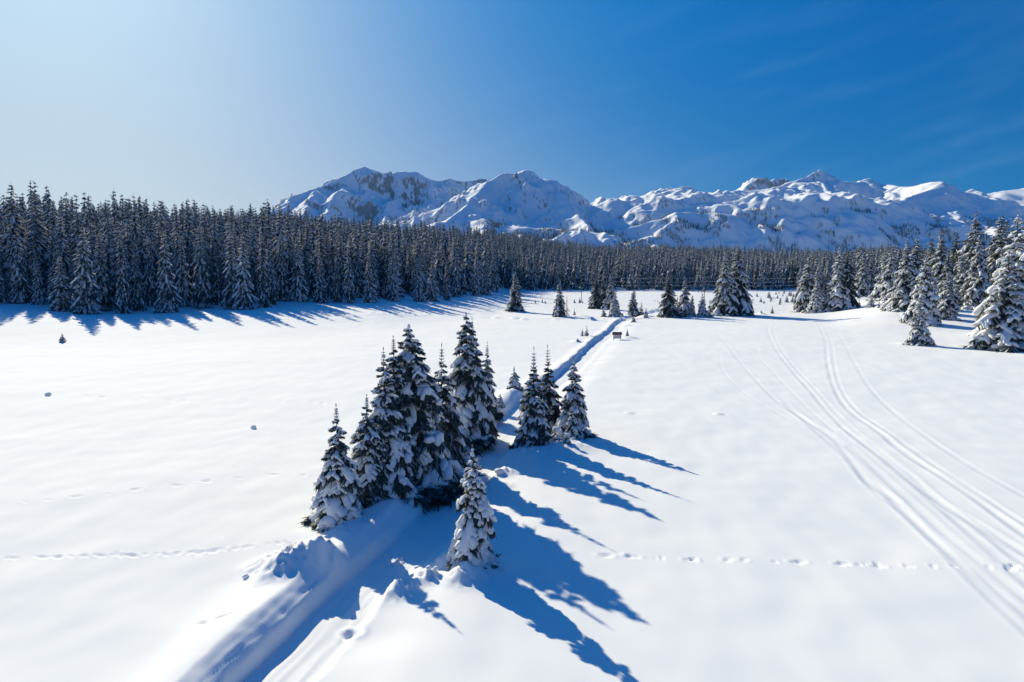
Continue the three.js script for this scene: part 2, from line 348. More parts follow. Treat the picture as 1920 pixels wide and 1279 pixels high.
// ---------------------------------------------------------------- mountains
const mountainSpots = [];
function mountain(label, x0, x1, z0, z1, cell, ridges, look) {
  // ridges: lists of [px, py, depth] with a slope and a sharpness; height = highest of the flanks that fall from them
  const segs = [];
  for (const r of ridges) {
    const pts = r.p.map(([a, b, d]) => pointAt(a, b, d));
    for (let i = 1; i < pts.length; i++) segs.push([...pts[i - 1], ...pts[i], r.front, r.back, r.bend || 1, r.shelf || 1e9]);
  }
  const nx = Math.round((x1 - x0) / cell), nz = Math.round((z1 - z0) / cell), pos = new Float32Array((nx + 1) * (nz + 1) * 3), col = new Float32Array(pos.length);
  const f = (x, z) => {
    const w = look.warp, wx = x + w * fbm(x / 260, z / 260, 3), wz = z + w * fbm(x / 260 + 31, z / 260 + 7, 3);
    let best = -1e9, bd = 0;
    for (const [ax, ay, az, bx, by, bz, front, back, bend, shelf] of segs) {
      const ux = bx - ax, uz = bz - az, l2 = ux * ux + uz * uz + 1e-6;
      const t = clamp(((wx - ax) * ux + (wz - az) * uz) / l2, 0, 1), dx = wx - ax - ux * t, dz = wz - az - uz * t, d = Math.hypot(dx, dz);
      const s = lerp(back, front, 0.5 + 0.5 * dz / (d + 1));
      const h = ay + (by - ay) * t - s * Math.pow(d, bend) * Math.pow(200, 1 - bend) - (d > shelf && dz > 0 ? 0.55 * (d - shelf) : 0);
      if (h > best) { best = h; bd = d; }
    }
    const k = smooth(0, look.keep || 130, bd), body = smooth(-60, 120, best);
    best += body * (look.lump * k * fbm(x / 170, z / 170, 4) + look.rough * (0.25 + 0.75 * k) * (ridged(wx / look.size, wz / look.size * 0.8, 5) - 0.95) + k * look.fine * fbm(x / 60, z / 75, 4, 0.62) + k * (look.flute || 6) * (ridged(x / 70 + z / 900, z / 420, 3) - 0.8) + k * (look.crag || 5) * (ridged(x / 95 + 4, z / 85, 4) - 0.9));
    return best;
  };
  for (let j = 0; j <= nz; j++) for (let i = 0; i <= nx; i++) {
    const x = x0 + i * cell, z = -(z0 + j * cell), k = (j * (nx + 1) + i) * 3;
    pos.set([x, Math.max(-40, f(x, z)), z], k);
  }
  const idx = [];
  for (let j = 0; j < nz; j++) for (let i = 0; i < nx; i++) {
    const a = j * (nx + 1) + i, b = a + 1, c = a + nx + 1, d = c + 1;
    if (Math.max(pos[a * 3 + 1], pos[b * 3 + 1], pos[c * 3 + 1], pos[d * 3 + 1]) <= -39) continue;
    idx.push(a, b, c, b, d, c);
  }
  const g = new THREE.BufferGeometry();
  g.setAttribute('position', new THREE.BufferAttribute(pos, 3));
  g.setIndex(idx);
  g.computeVertexNormals();
  const nor = g.attributes.normal.array;
  const r = rng(x0 * 7 + 5);
  for (let k = 0; k < pos.length; k += 3) {
    const x = pos[k], y = pos[k + 1], z = pos[k + 2], steep = 1 - nor[k + 1], streak = fbm(x / 15 + z / 90, y / 38 + z / 120, 4, 0.65), patch = noise(x / 190 + 3, z / 150);
    const rock = smooth(0, 0.12, steep - look.rock - 0.16 * streak - 0.14 * patch);
    const tone = 0.85 + 0.3 * noise(x / 13, y / 9);
    col[k] = lerp(0.89, 0.24 * tone, rock * 0.9); col[k + 1] = lerp(0.9, 0.23 * tone, rock * 0.9); col[k + 2] = lerp(0.91, 0.225 * tone, rock * 0.9);
    if (y > -5 && y < look.trees && -z < z0 + (z1 - z0) * 0.75 && noise(x / 120 + 50, z / 90) + 0.6 * noise(x / 33, z / 33) > 0.05 + 0.36 * y / look.trees && r() < 0.8) mountainSpots.push([x + (r() - 0.5) * cell, y - 1, z + (r() - 0.5) * cell]);
  }
  g.setAttribute('color', new THREE.BufferAttribute(col, 3));
  const m = mesh(numbered('mountain'), g, M.rock, scene);
  tag(m, label, 'mountain', null, 'structure');
}
mountain('craggy snow-covered mountain with a long sunlit left shoulder, above the left forest', -1900, 560, 2900, 4900, 6.8, [
  { p: [[430, 428, 3500], [520, 384, 3700], [560, 365, 3850], [600, 346, 4000], [650, 326, 4150], [690, 313, 4250], [705, 319, 4300], [720, 331, 4330]], front: 0.8, back: 0.42 },
  { p: [[720, 331, 4330], [740, 324, 4300], [775, 320, 4320], [800, 331, 4350], [830, 338, 4400], [890, 335, 4450], [960, 345, 4500]], front: 0.95, back: 0.5, bend: 0.93 },
  { p: [[600, 352, 3980], [575, 385, 3650], [545, 420, 3300]], front: 0.75, back: 0.55 },
  { p: [[650, 335, 4130], [625, 380, 3750], [590, 420, 3350]], front: 0.8, back: 0.6 },
  { p: [[740, 328, 4290], [735, 370, 4000], [720, 410, 3600]], front: 0.8, back: 0.8 },
  { p: [[800, 334, 4340], [812, 372, 4050], [800, 400, 3700], [770, 425, 3300]], front: 0.6, back: 0.6 },
  { p: [[870, 385, 3900], [820, 392, 3650], [780, 412, 3300]], front: 0.42, back: 0.4 },
], { warp: 30, rough: 60, size: 260, lump: 10, rock: 0.38, trees: 0, fine: 4, crag: 6, keep: 170 });
mountain('broad shadowed snow mountain with a blunt summit in the middle of the range', -700, 900, 2250, 3800, 6.5, [
  { p: [[880, 362, 3150], [912, 336, 3280], [940, 325, 3330], [968, 323, 3350], [985, 316, 3350], [1000, 318, 3350], [1015, 331, 3330], [1045, 341, 3300], [1060, 355, 3280], [1090, 377, 3250], [1120, 396, 3200], [1165, 428, 3100], [1220, 450, 3000]], front: 0.78, back: 0.6 },
  { p: [[912, 337, 3280], [885, 365, 3080], [866, 392, 2900], [835, 415, 2700], [790, 432, 2500]], front: 0.62, back: 0.5 },
  { p: [[880, 362, 3150], [850, 385, 3080], [815, 415, 2950]], front: 0.5, back: 0.5 },
    { p: [[1045, 345, 3290], [1075, 400, 2950], [1110, 432, 2650]], front: 0.75, back: 0.75 },
  { p: [[900, 412, 2750], [960, 425, 2650], [1060, 432, 2600], [1140, 440, 2600]], front: 0.4, back: 0.3 },
], { warp: 22, rough: 36, size: 220, lump: 9, rock: 0.46, trees: 235, fine: 4, crag: 5, keep: 90 });
mountain('long rolling snow range of rounded humps on the right, with a sharp rocky peak', 150, 3400, 2200, 4600, 7.4, [
  { p: [[1090, 396, 3900], [1120, 392, 3800], [1180, 377, 3750], [1215, 371, 3700], [1240, 368, 3700], [1268, 353, 3700], [1282, 362, 3700], [1295, 366, 3700], [1330, 359, 3600], [1375, 361, 3550], [1400, 357, 3500], [1440, 353, 3500], [1475, 362, 3600]], front: 0.2, back: 0.3, shelf: 640 },
  { p: [[1475, 358, 4000], [1500, 335, 4050], [1520, 325, 4080], [1536, 317, 4100], [1548, 324, 4100], [1570, 338, 4100], [1605, 341, 4150], [1640, 334, 4200], [1665, 342, 4150], [1690, 351, 4000]], front: 0.75, back: 0.6 },
  { p: [[1536, 319, 4100], [1545, 345, 3950], [1540, 372, 3750]], front: 0.7, back: 0.7 },
  { p: [[1690, 351, 3900], [1730, 345, 3700], [1768, 341, 3600], [1790, 358, 3580], [1806, 382, 3500], [1850, 395, 3400], [1930, 412, 3300]], front: 0.72, back: 0.5 },
  { p: [[1768, 343, 3600], [1720, 365, 3400], [1680, 385, 3250], [1630, 402, 3100]], front: 0.55, back: 0.35 },
  { p: [[1330, 361, 3590], [1350, 385, 3350], [1380, 405, 3150], [1400, 420, 2950]], front: 0.4, back: 0.25 },
  { p: [[1475, 372, 3500], [1530, 385, 3350], [1600, 392, 3250], [1680, 400, 3150]], front: 0.26, back: 0.3, shelf: 420 },
  { p: [[1200, 378, 3700], [1240, 400, 3400], [1250, 425, 3050], [1210, 442, 2750]], front: 0.38, back: 0.38 },
  { p: [[1440, 358, 3490], [1480, 390, 3250], [1540, 410, 3050], [1620, 418, 2900], [1700, 440, 2800]], front: 0.45, back: 0.35 },
  { p: [[1100, 446, 2800], [1140, 436, 2850], [1200, 418, 2850], [1260, 399, 2850], [1330, 399, 2850], [1390, 409, 2800], [1440, 430, 2750], [1480, 421, 2780], [1560, 416, 2800], [1650, 428, 2800], [1720, 442, 2800], [1800, 455, 2700]], front: 0.75, back: 0.25 },
], { warp: 45, rough: 25, size: 270, lump: 9, rock: 0.52, trees: 290, fine: 3.5, crag: 8, flute: 4, keep: 100 });
mountain('smooth bright snow dome far off at the right border', 2300, 5600, 4300, 6400, 24, [
  { p: [[1790, 385, 5000], [1830, 369, 5050], [1880, 358, 5100], [1925, 352, 5100], [2000, 345, 5100], [2150, 370, 5100]], front: 0.36, back: 0.4 },
], { warp: 40, rough: 40, size: 500, lump: 12, rock: 0.6, trees: 0, fine: 3, keep: 300 });
mountain('pale hazy peak standing behind the right range, left of the sharp summit', 1500, 2700, 4800, 6000, 14, [
  { p: [[1385, 372, 5300], [1402, 352, 5350], [1412, 341, 5350], [1425, 334, 5350], [1445, 338, 5350], [1468, 334, 5350], [1482, 345, 5350], [1520, 365, 5350]], front: 0.8, back: 0.6 },
], { warp: 20, rough: 60, size: 240, lump: 10, rock: 0.33, trees: 0, fine: 8, keep: 80 });

// ---------------------------------------------------------------- spruces
class Geo {
  constructor() { this.p = []; this.c = []; this.i = []; }
  get n() { return this.p.length / 3; }
  v(x, y, z, r, g, b) { this.p.push(x, y, z); this.c.push(r, g, b); return this.n - 1; }
  build(colors) {
    const g = new THREE.BufferGeometry();
    g.setAttribute('position', new THREE.Float32BufferAttribute(this.p, 3));
    if (colors) g.setAttribute('color', new THREE.Float32BufferAttribute(this.c, 3));
    g.setIndex(this.i);
    g.computeVertexNormals();
    return g;
  }
}
const V = (x, y, z) => new THREE.Vector3(x, y, z);
const UP = V(0, 1, 0), tA = V(), tB = V(), tC = V();
function kite(G, p, dir, side, len, wid, sag, c) {                        // one spray of needles: a small folded leaf shape
  const m = 0.42, sx = side.x * wid, sy = side.y * wid, sz = side.z * wid, mx = p.x + dir.x * len * m, my = p.y + dir.y * len * m - sag * 0.3, mz = p.z + dir.z * len * m;
  const a = G.v(p.x, p.y, p.z, ...c), b = G.v(mx + sx, my + sy - wid * 0.3, mz + sz, ...c), d = G.v(mx - sx, my - sy - wid * 0.3, mz - sz, ...c), e = G.v(p.x + dir.x * len, p.y + dir.y * len - sag, p.z + dir.z * len, ...c);
  G.i.push(a, b, e, a, e, d);
}
function pillow(G, pts, wide, high, sides, r, rough, c = [0.89, 0.9, 0.905]) {   // a rounded cake of snow lying along a path
  const n = pts.length, rings = [];
  const lift = high * 0.3;
  const first = G.v(pts[0].x, pts[0].y + lift * 0.3, pts[0].z, ...c);
  for (let k = 0; k < n; k++) {
    const p = pts[k], q = pts[Math.min(n - 1, k + 1)], o = pts[Math.max(0, k - 1)];
    tA.subVectors(q, o).normalize(); tB.crossVectors(tA, UP); if (tB.lengthSq() < 1e-4) tB.set(1, 0, 0); tB.normalize(); tC.crossVectors(tB, tA).normalize(); if (tC.y < 0) tC.negate();
    const t = (k + 0.5) / n, f = Math.pow(Math.sin(Math.PI * t), 0.55) * (1 + rough * (r() - 0.5));
    const ring = [];
    for (let s = 0; s < sides; s++) {
      const a = s / sides * 2 * Math.PI, ca = Math.cos(a), sa = Math.sin(a), w = wide * f * (1 + rough * 0.5 * (r() - 0.5)), h = (sa > 0 ? high : high * 0.45) * f * (1 + rough * 0.4 * (r() - 0.5));
      ring.push(G.v(p.x + tB.x * ca * w + tC.x * (sa * h + lift), p.y + tB.y * ca * w + tC.y * (sa * h + lift), p.z + tB.z * ca * w + tC.z * (sa * h + lift), ...c));
    }
    rings.push(ring);
  }
  const last = G.v(pts[n - 1].x, pts[n - 1].y + lift * 0.2, pts[n - 1].z, ...c);
  for (let s = 0; s < sides; s++) {
    const s2 = (s + 1) % sides;
    G.i.push(first, rings[0][s], rings[0][s2], last, rings[n - 1][s2], rings[n - 1][s]);
    for (let k = 0; k < n - 1; k++) G.i.push(rings[k][s], rings[k + 1][s], rings[k][s2], rings[k][s2], rings[k + 1][s], rings[k + 1][s2]);
  }
}
// o: seed, H height, R radius at the base, whorls, per (boughs in a whorl), droop (radians), snow 0..1, detail 0 far 1 forest 2 mid 3 near, leader (bare top length), open (0..1 gaps)
function spruce(o) {
  const r = rng(o.seed), needle = new Geo(), load = o.single ? needle : new Geo(), bark = o.single ? needle : new Geo();
  const green = () => { const k = 0.7 + r() * 0.7, w = r() < 0.12 ? 1.5 : 1; if (D < 2 && r() < (o.frost ?? 0.36)) return [0.36, 0.38, 0.41]; if (D >= 2 && r() < 0.16) return [0.36, 0.38, 0.4]; return D < 2 ? [0.03 * k, 0.06 * k, 0.068 * k] : [0.034 * k * w, 0.055 * k, 0.047 * k]; };
  const brown = [0.055, 0.042, 0.034], top = o.H - (o.leader || 0), D = o.detail;
  const leanX = (r() - 0.5) * 0.03 * o.H, leanZ = (r() - 0.5) * 0.03 * o.H;
  const axis = (y) => { const t = y / o.H; return V(leanX * t * t, y, leanZ * t * t); };
  // trunk
  { const sides = D > 1 ? 7 : 4, n = D > 1 ? 7 : 3, r0 = o.H * 0.014 + 0.03; let prev = null;
    for (let k = 0; k <= n; k++) { const y = -0.4 + (o.H + 0.4) * k / n, p = axis(Math.max(0, y)), w = Math.max(0.008, r0 * Math.pow(1 - k / n, 0.9)), ring = [];
      for (let s = 0; s < sides; s++) { const a = s / sides * 6.283; ring.push(bark.v(p.x + Math.cos(a) * w, y, p.z + Math.sin(a) * w, ...brown)); }
      if (prev) for (let s = 0; s < sides; s++) { const s2 = (s + 1) % sides; bark.i.push(prev[s], ring[s], prev[s2], prev[s2], ring[s], ring[s2]); }
      prev = ring; } }
  const W = o.whorls;
  for (let w = 0; w < W; w++) {
    const uw = (w + 0.3 + 0.4 * r()) / W, per = Math.max(4, Math.round(o.per * (0.6 + 0.5 * (1 - uw))));
    const turn = r() * 6.283;
    for (let b = 0; b < per; b++) {
      if (r() < (o.open || 0)) continue;
      const u = clamp(uw + (r() - 0.5) * (D >= 2 ? 1.1 : 0.55) / W, 0.005, 0.995), t = 1 - Math.pow(u, 1.08);   // t: 1 at the base, 0 at the tip
      const y0 = lerp(o.bottom ?? 0.04, 1, Math.pow(u, 0.95)) * top;
      const shape = o.round ? Math.pow(Math.sin(Math.min(1.35, t * 1.9)), 0.9) * (0.75 + 0.25 * t) : Math.pow(t, o.power || 0.85);
      let L = (o.R * shape + 0.012 * o.H * (1 - t) + 0.05) * (0.62 + 0.5 * r()) * (r() < 0.1 ? 1.25 : 1);
      const phi = turn + (b + (r() - 0.5) * 0.7) / per * 6.283;
      const e0 = lerp(o.lift ?? 0.5, 0.05, Math.min(1, t * 1.6)) + (r() - 0.5) * 0.25, droop = o.droop * (0.7 + 0.6 * r()) * (0.6 + 0.5 * t);
      let reach = 0; for (let k = 1; k <= 8; k++) reach += Math.cos(e0 - droop * Math.pow(k / 8, 0.6)) / 8;
      L = L / Math.max(0.5, reach);
      const n = D >= 3 ? 8 : D === 2 ? 6 : 3, pts = [], outX = Math.cos(phi), outZ = Math.sin(phi), side = V(-outZ, 0, outX), p = axis(Math.min(top, Math.max(0.03 * top, y0 + (r() - 0.5) * 0.4 * top / W)));
      pts.push(p.clone());
      for (let k = 1; k <= n; k++) { const s = k / n, th = e0 - droop * Math.pow(s, 0.6) + (s > 0.8 ? (s - 0.8) * 1.2 : 0); p.addScaledVector(tA.set(outX * Math.cos(th), Math.sin(th), outZ * Math.cos(th)), L / n); if (p.y < 0.12) p.y = 0.12 + r() * 0.05; pts.push(p.clone()); }
      // needles
      const span = 0.34 * L * (o.bushy || 1) + 0.03 * o.H * 0.3;
      for (let k = D >= 2 ? 0 : 0; k < n; k++) {
        const s = (k + 0.6) / n, q = tB.copy(pts[k]).lerp(pts[k + 1], 0.5).clone(), dir = V().subVectors(pts[k + 1], pts[k]).normalize(), wl = span * (0.45 + 0.75 * Math.sin(Math.PI * Math.min(1, s * 0.85 + 0.12)));
        if (D >= 2) {
          const sub = D >= 3 ? 3 : 2;
          for (let m = 0; m < sub; m++) for (const sg of [-1, 1]) {
            const f = 0.35 + r() * 0.5, d2 = V().copy(dir).multiplyScalar(f).addScaledVector(side, sg * (0.9 + r() * 0.3)).addScaledVector(UP, -0.15 - 0.45 * r()).normalize(), pp = q.clone().addScaledVector(dir, ((m + 0.5) / sub - 0.5 + (r() - 0.5) * 0.2) * L / n);
            kite(needle, pp, d2, V().crossVectors(d2, UP).normalize(), wl * (0.7 + r() * 0.6), wl * 0.1 + 0.008, wl * 0.25, green());
            if (D >= 3) {
              const pm = pp.clone().addScaledVector(d2, wl * 0.4), d3 = V().copy(d2).multiplyScalar(0.6).addScaledVector(UP, -0.8).addScaledVector(dir, (r() - 0.3) * 0.9).normalize();
              kite(needle, pm, d3, V().crossVectors(d3, side).normalize(), wl * (0.4 + 0.35 * r()), wl * 0.075 + 0.006, 0, green());
              const d4 = V().copy(d2).addScaledVector(dir, 0.8 * (r() < 0.5 ? 1 : -0.4)).addScaledVector(UP, 0.1 - 0.3 * r()).normalize();
              kite(needle, pp.clone().addScaledVector(d2, wl * 0.3), d4, UP, wl * (0.35 + 0.3 * r()), wl * 0.06 + 0.006, 0, green());
            }
          }
          const hang = V().copy(dir).multiplyScalar(0.5).addScaledVector(UP, -0.9).addScaledVector(side, (r() - 0.5) * 0.8).normalize();
          kite(needle, q, hang, side, wl * (0.3 + 0.35 * r()), wl * 0.08, 0, green());
        } else {
          for (const sg of [-1, 1]) { const d2 = V().copy(dir).addScaledVector(side, sg * 0.75).addScaledVector(UP, -0.25 - 0.3 * r()).normalize(); kite(needle, q, d2, V().crossVectors(d2, UP).normalize(), wl * 1.25, wl * 0.3, wl * 0.2, green()); }
          if (D === 1) kite(needle, q, V().copy(dir).multiplyScalar(0.6).addScaledVector(UP, -0.8).normalize(), side, wl * 0.9, wl * 0.3, 0, green());
        }
      }
      kite(needle, pts[n - 1], V().subVectors(pts[n], pts[n - 1]).normalize(), side, span * 0.9, span * 0.13, span * 0.1, green());
      if (D >= 3) for (let m = 0; m < 6; m++) {                           // fringe of twigs beyond the snow
        const k = n - 1 - (m >> 1), d5 = V().subVectors(pts[k + 1], pts[k]).normalize().addScaledVector(side, (m % 2 ? 1 : -1) * (0.25 + 0.5 * r())).addScaledVector(UP, 0.25 * r() - 0.05).normalize();
        kite(needle, pts[k + 1].clone().addScaledVector(d5, -0.02), d5, V().crossVectors(d5, UP).normalize(), span * (0.45 + 0.45 * r()), span * 0.05 + 0.008, span * 0.06, green());
        kite(needle, pts[k + 1].clone(), d5.clone().addScaledVector(UP, -0.35).normalize(), UP, span * (0.35 + 0.3 * r()), span * 0.045 + 0.006, 0, green());
      }
      if (D >= 2) {                                                       // bare wood of the bough
        const w0 = 0.006 * o.H * (0.3 + t) * 0.35 + 0.006; let pr = null;
        for (let k = 0; k < n; k += 2) { const c = pts[k], ww = w0 * (1 - k / n), rg = [bark.v(c.x + side.x * ww, c.y, c.z + side.z * ww, ...brown), bark.v(c.x, c.y + ww, c.z, ...brown), bark.v(c.x - side.x * ww, c.y, c.z - side.z * ww, ...brown)];
          if (pr) for (let s = 0; s < 3; s++) bark.i.push(pr[s], rg[s], pr[(s + 1) % 3], pr[(s + 1) % 3], rg[s], rg[(s + 1) % 3]); pr = rg; }
      }
      // snow
      const at = (s) => { const f = clamp(s, 0, 0.999) * n, k = Math.floor(f); return pts[k].clone().lerp(pts[k + 1], f - k); };
      if (r() < o.snow) {
        let s = 0.06 + 0.2 * r();
        while (s < 0.86) {
          const e = Math.min(0.93, s + (D >= 2 ? 0.35 + 0.6 * r() : 0.8)), m = D >= 3 ? 6 : D === 2 ? 5 : 2, path = [], swing = (r() - 0.5) * span * 0.35;
          for (let k = 0; k < m; k++) { const f = m > 1 ? k / (m - 1) : 0; path.push(at(lerp(s, e, f)).addScaledVector(side, swing * f)); }
          const thick = (0.6 + 0.55 * r()) * (o.fat || 1), wd = span * (D >= 3 ? 0.28 : 0.26) * thick * (1.1 - 0.3 * s), hd = Math.min(wd * 0.95, 0.035 * o.H * thick + 0.04);
          pillow(load, path, wd, hd, D >= 3 ? 7 : D === 2 ? 6 : 4, r, D >= 2 ? 0.42 : 0.3);
          s = e + (r() < 0.3 ? 0.12 : -0.04);
          if (D < 2) break;
        }
        if (D >= 2) for (const sg of [-1, 1]) for (let m = 0; m < (D >= 3 ? 5 : 3); m++) if (r() < o.snow * 0.8) {
          const s1 = 0.25 + 0.65 * r(), c = at(s1), wl = span * (0.55 + 0.5 * r()), d2 = V().copy(side).multiplyScalar(sg).addScaledVector(V(outX, 0, outZ), 0.5).addScaledVector(UP, -0.35 - 0.3 * r()).normalize();
          const path = []; for (let k = 0; k < 3; k++) { path.push(c.clone().addScaledVector(d2, wl * (0.12 + 0.36 * k))); path[k].y -= wl * 0.05 * k * k; }
          pillow(load, path, wl * (0.13 + 0.12 * r()) * (o.fat || 1), Math.min(wl * 0.22, 0.022 * o.H + 0.02) * (o.fat || 1), 5, r, 0.5);
        }
      }
    }
  }
  // leader
  if (o.leader && D >= 2) {
    for (let k = 0; k < 6; k++) {
      const y = top + o.leader * (k / 6 - 0.2), a0 = r() * 6.283, l = 0.15 * o.leader * (1.7 - k / 6) + 0.03;
      for (let b = 0; b < 4; b++) { const a = a0 + b * 1.57, d = V(Math.cos(a), 0.5, Math.sin(a)).normalize(); kite(needle, axis(y), d, V(-Math.sin(a), 0, Math.cos(a)), l, 0.018 + l * 0.06, 0, green()); kite(needle, axis(y), d, UP, l, 0.018 + l * 0.06, 0, green()); }
    }
    kite(needle, axis(o.H - o.leader * 0.2), UP, V(1, 0, 0), o.leader * 0.3, 0.03, 0, green());
    for (let k = 0; k < 3; k++) if (r() < o.snow) { const c = axis(top + o.leader * (0.1 + 0.22 * k)), w = (0.06 + 0.07 * r()) * (1 + o.leader * 0.4) * (1.1 - 0.25 * k); pillow(load, [c.clone().add(V(-w * 0.6, 0, 0)), c.clone(), c.clone().add(V(w * 0.6, 0, 0))], w, w * 0.9, 6, r, 0.4); }
  }
  if (o.cap) for (let k = 0; k < 4; k++) { const w = o.cap * (0.6 + 0.28 * k) * (0.85 + 0.3 * r()), a = r() * 6.283, c = axis(top * (1.0 - 0.035 * k)).add(V(Math.cos(a) * w * 0.3 * k, -0.3 * w, Math.sin(a) * w * 0.3 * k)); pillow(load, [c.clone().add(V(-w * 0.5, -w * 0.3, 0)), c.clone().add(V(-w * 0.15, 0, 0.02)), c.clone().add(V(w * 0.2, 0, 0)), c.clone().add(V(w * 0.5, -w * 0.35, 0))], w * 0.65, w * 0.8, 8, r, 0.4); }
  if (o.single) return { all: needle.build(true) };
  return { crown: needle.build(true), snow: load.build(false), trunk: bark.build(false) };
}
const stats = { tri: 0 };
function putTree(name, g, x, z, scale, turn, label, group) {
  const t = thing(name, x, ground(x, z) - 0.05, z, turn, label, 'tree', group);
  t.scale.set(...(Array.isArray(scale) ? scale : [scale, scale, scale]));
  mesh('trunk', g.trunk, M.bark, t); mesh('crown', g.crown, M.needles, t); mesh('snow_load', g.snow, M.load, t).userData.kind = 'stuff';
  return t;
}
function hero(px, yb, yt, o, label, name = 'spruce_tree') {                // a tree of its own shape
  const [x, z] = place(px, yb), gy = ground(x, z), H = topAt(px, yt, z) - gy;
  const g = spruce({ ...o, H, R: o.ratio * 1.13 * H, leader: (o.lead || 0) * H });
  for (const k in g) stats.tri += g[k].index.count / 3;
  return putTree(name, g, x, z, 1, o.turn || 0, label);
}
// --- the young spruces along the lane
const near = { detail: 3, power: 0.7, whorls: 17, per: 7, droop: 1.22, snow: 0.85, ratio: 0.22, fat: 1.2 };
hero(887, 1065, 832, { ...near, seed: 11, ratio: 0.14, snow: 1, fat: 1.7, droop: 1.45, lead: 0.1, per: 7, whorls: 16, power: 0.48, bushy: 0.95 }, 'thickly snow-plastered young spruce standing alone on the near right side of the lane');
hero(636, 983, 756, { ...near, seed: 12, ratio: 0.19, snow: 0.85, fat: 1.3, droop: 1.25, lead: 0.13, per: 7, whorls: 16 }, 'bushy snow-laden spruce with thin twig top at the near left end of the clump');
hero(691, 950, 738, { ...near, seed: 13, ratio: 0.22, snow: 0.75, fat: 1.1, lead: 0.1 }, 'mid-sized spruce with a rounded snow cap between the near clump end and the tall trees');
hero(724, 938, 650, { ...near, seed: 14, ratio: 0.175, whorls: 21, snow: 0.75, lead: 0.1 }, 'tall slim spruce with a thin bare leader, left one of the clump\'s two twig tops');
hero(744, 918, 628, { ...near, seed: 15, ratio: 0.165, whorls: 21, snow: 0.65, lead: 0.08 }, 'tall dark spruce with a bare leader pressed against the clump\'s snow-capped tallest tree');
hero(769, 906, 606, { ...near, seed: 16, ratio: 0.265, whorls: 23, per: 8, snow: 0.7, fat: 1.3, lead: 0.02, cap: 0.2, droop: 1.3 }, 'tallest broad spruce of the left clump with a heavy snow cap on its tip');
hero(829, 872, 643, { ...near, seed: 17, ratio: 0.2, whorls: 16, snow: 0.6, lead: 0.16 }, 'slender spruce with a bare twig leader half hidden between the two tallest trees');
hero(876, 826, 584, { ...near, seed: 18, ratio: 0.178, whorls: 23, per: 8, snow: 0.8, droop: 1.35, lead: 0.04 }, 'tall full spruce with drooping snowy boughs on the left of the lane\'s bend');
hero(889, 815, 596, { ...near, seed: 19, ratio: 0.15, whorls: 18, per: 6, snow: 0.6, lead: 0.1 }, 'narrow dark spruce growing tight behind the full tall tree at the lane bend');
hero(913, 782, 640, { ...near, seed: 20, ratio: 0.15, whorls: 15, snow: 0.8, lead: 0.16 }, 'thin-topped spruce at the far right end of the left clump, beside the lane');
hero(938, 766, 738, { ...near, seed: 21, ratio: 0.33, whorls: 7, per: 7, snow: 1, fat: 1.6 }, 'low round snow-buried spruce bush at the far tip of the left clump', 'spruce_bush');
hero(1000, 835, 650, { ...near, seed: 22, ratio: 0.165, whorls: 17, per: 8, snow: 0.8, lead: 0.2, droop: 1.0 }, 'bushy spruce with a tall bare spike, front left of the trio right of the lane');
hero(1028, 806, 646, { ...near, seed: 23, ratio: 0.17, whorls: 16, per: 7, snow: 0.6, lead: 0.2, droop: 1.0 }, 'darker spruce with a bare spike in the middle of the trio right of the lane');
hero(1075, 817, 668, { ...near, seed: 24, ratio: 0.185, whorls: 15, per: 8, snow: 0.9, fat: 1.2, lead: 0.08, cap: 0.12 }, 'white-coated conical spruce on the right of the trio, casting its shadow rightward');
hero(1072, 824, 763, { ...near, seed: 25, ratio: 0.3, whorls: 8, per: 6, snow: 1, fat: 1.6, cap: 0.2 }, 'small snow-capped spruce leaning against the foot of the white conical tree', 'spruce_sapling');
hero(1041, 832, 800, { ...near, seed: 26, ratio: 0.4, whorls: 5, per: 6, snow: 1, fat: 1.9, cap: 0.18 }, 'tiny snow-hooded sapling in the gap between the trio\'s spruces', 'spruce_sapling');
hero(1062, 840, 812, { ...near, seed: 27, ratio: 0.35, whorls: 5, per: 6, snow: 1, fat: 1.8, cap: 0.12 }, 'tiny snow-covered sapling in front of the white conical spruce\'s foot', 'spruce_sapling');
hero(964, 738, 686, { ...near, seed: 28, ratio: 0.3, whorls: 10, per: 7, snow: 0.95, fat: 1.3, lead: 0.18 }, 'small whitened spruce alone left of the lane behind the big trees', 'spruce_sapling');

// --- spruces at middle distance, from a few shapes
const shapes = [1, 2, 3, 4, 5].map((n) => spruce({ seed: 100 + n, H: 16, R: [3.6, 4.2, 3.2, 4.6, 3.4][n - 1], whorls: [23, 22, 25, 22, 24][n - 1], per: 8, droop: [1.05, 0.9, 1.2, 1.0, 1.1][n - 1], snow: [0.8, 0.95, 0.7, 1, 0.9][n - 1], fat: [1, 1.25, 0.9, 1.3, 1.1][n - 1], detail: 2, leader: [0.8, 0.3, 0.7, 0.3, 0.5][n - 1], power: [0.85, 0.9, 0.7, 0.85, 0.75][n - 1] }));
const darkShapes = [1, 2].map((n) => spruce({ seed: 120 + n, H: 16, R: [3.7, 3.1][n - 1], whorls: 25, per: 9, droop: 0.95, snow: 0.45, fat: 0.7, detail: 2, leader: 0.8, power: 0.8 }));
const young = [1, 2, 3].map((n) => spruce({ seed: 140 + n, H: 4, R: [1.1, 1.3, 0.9][n - 1], whorls: 10, per: 6, droop: 0.9, snow: [0.8, 1, 0.9][n - 1], fat: [1.1, 1.6, 1.2][n - 1], detail: 2, leader: [0.6, 0.2, 0.5][n - 1] }));
const bare = spruce({ seed: 160, H: 12, R: 2.0, whorls: 20, per: 5, droop: 0.9, snow: 0.15, fat: 0.5, detail: 2, leader: 0.8, open: 0.35, bushy: 0.4 });
let turnSeed = rng(5);
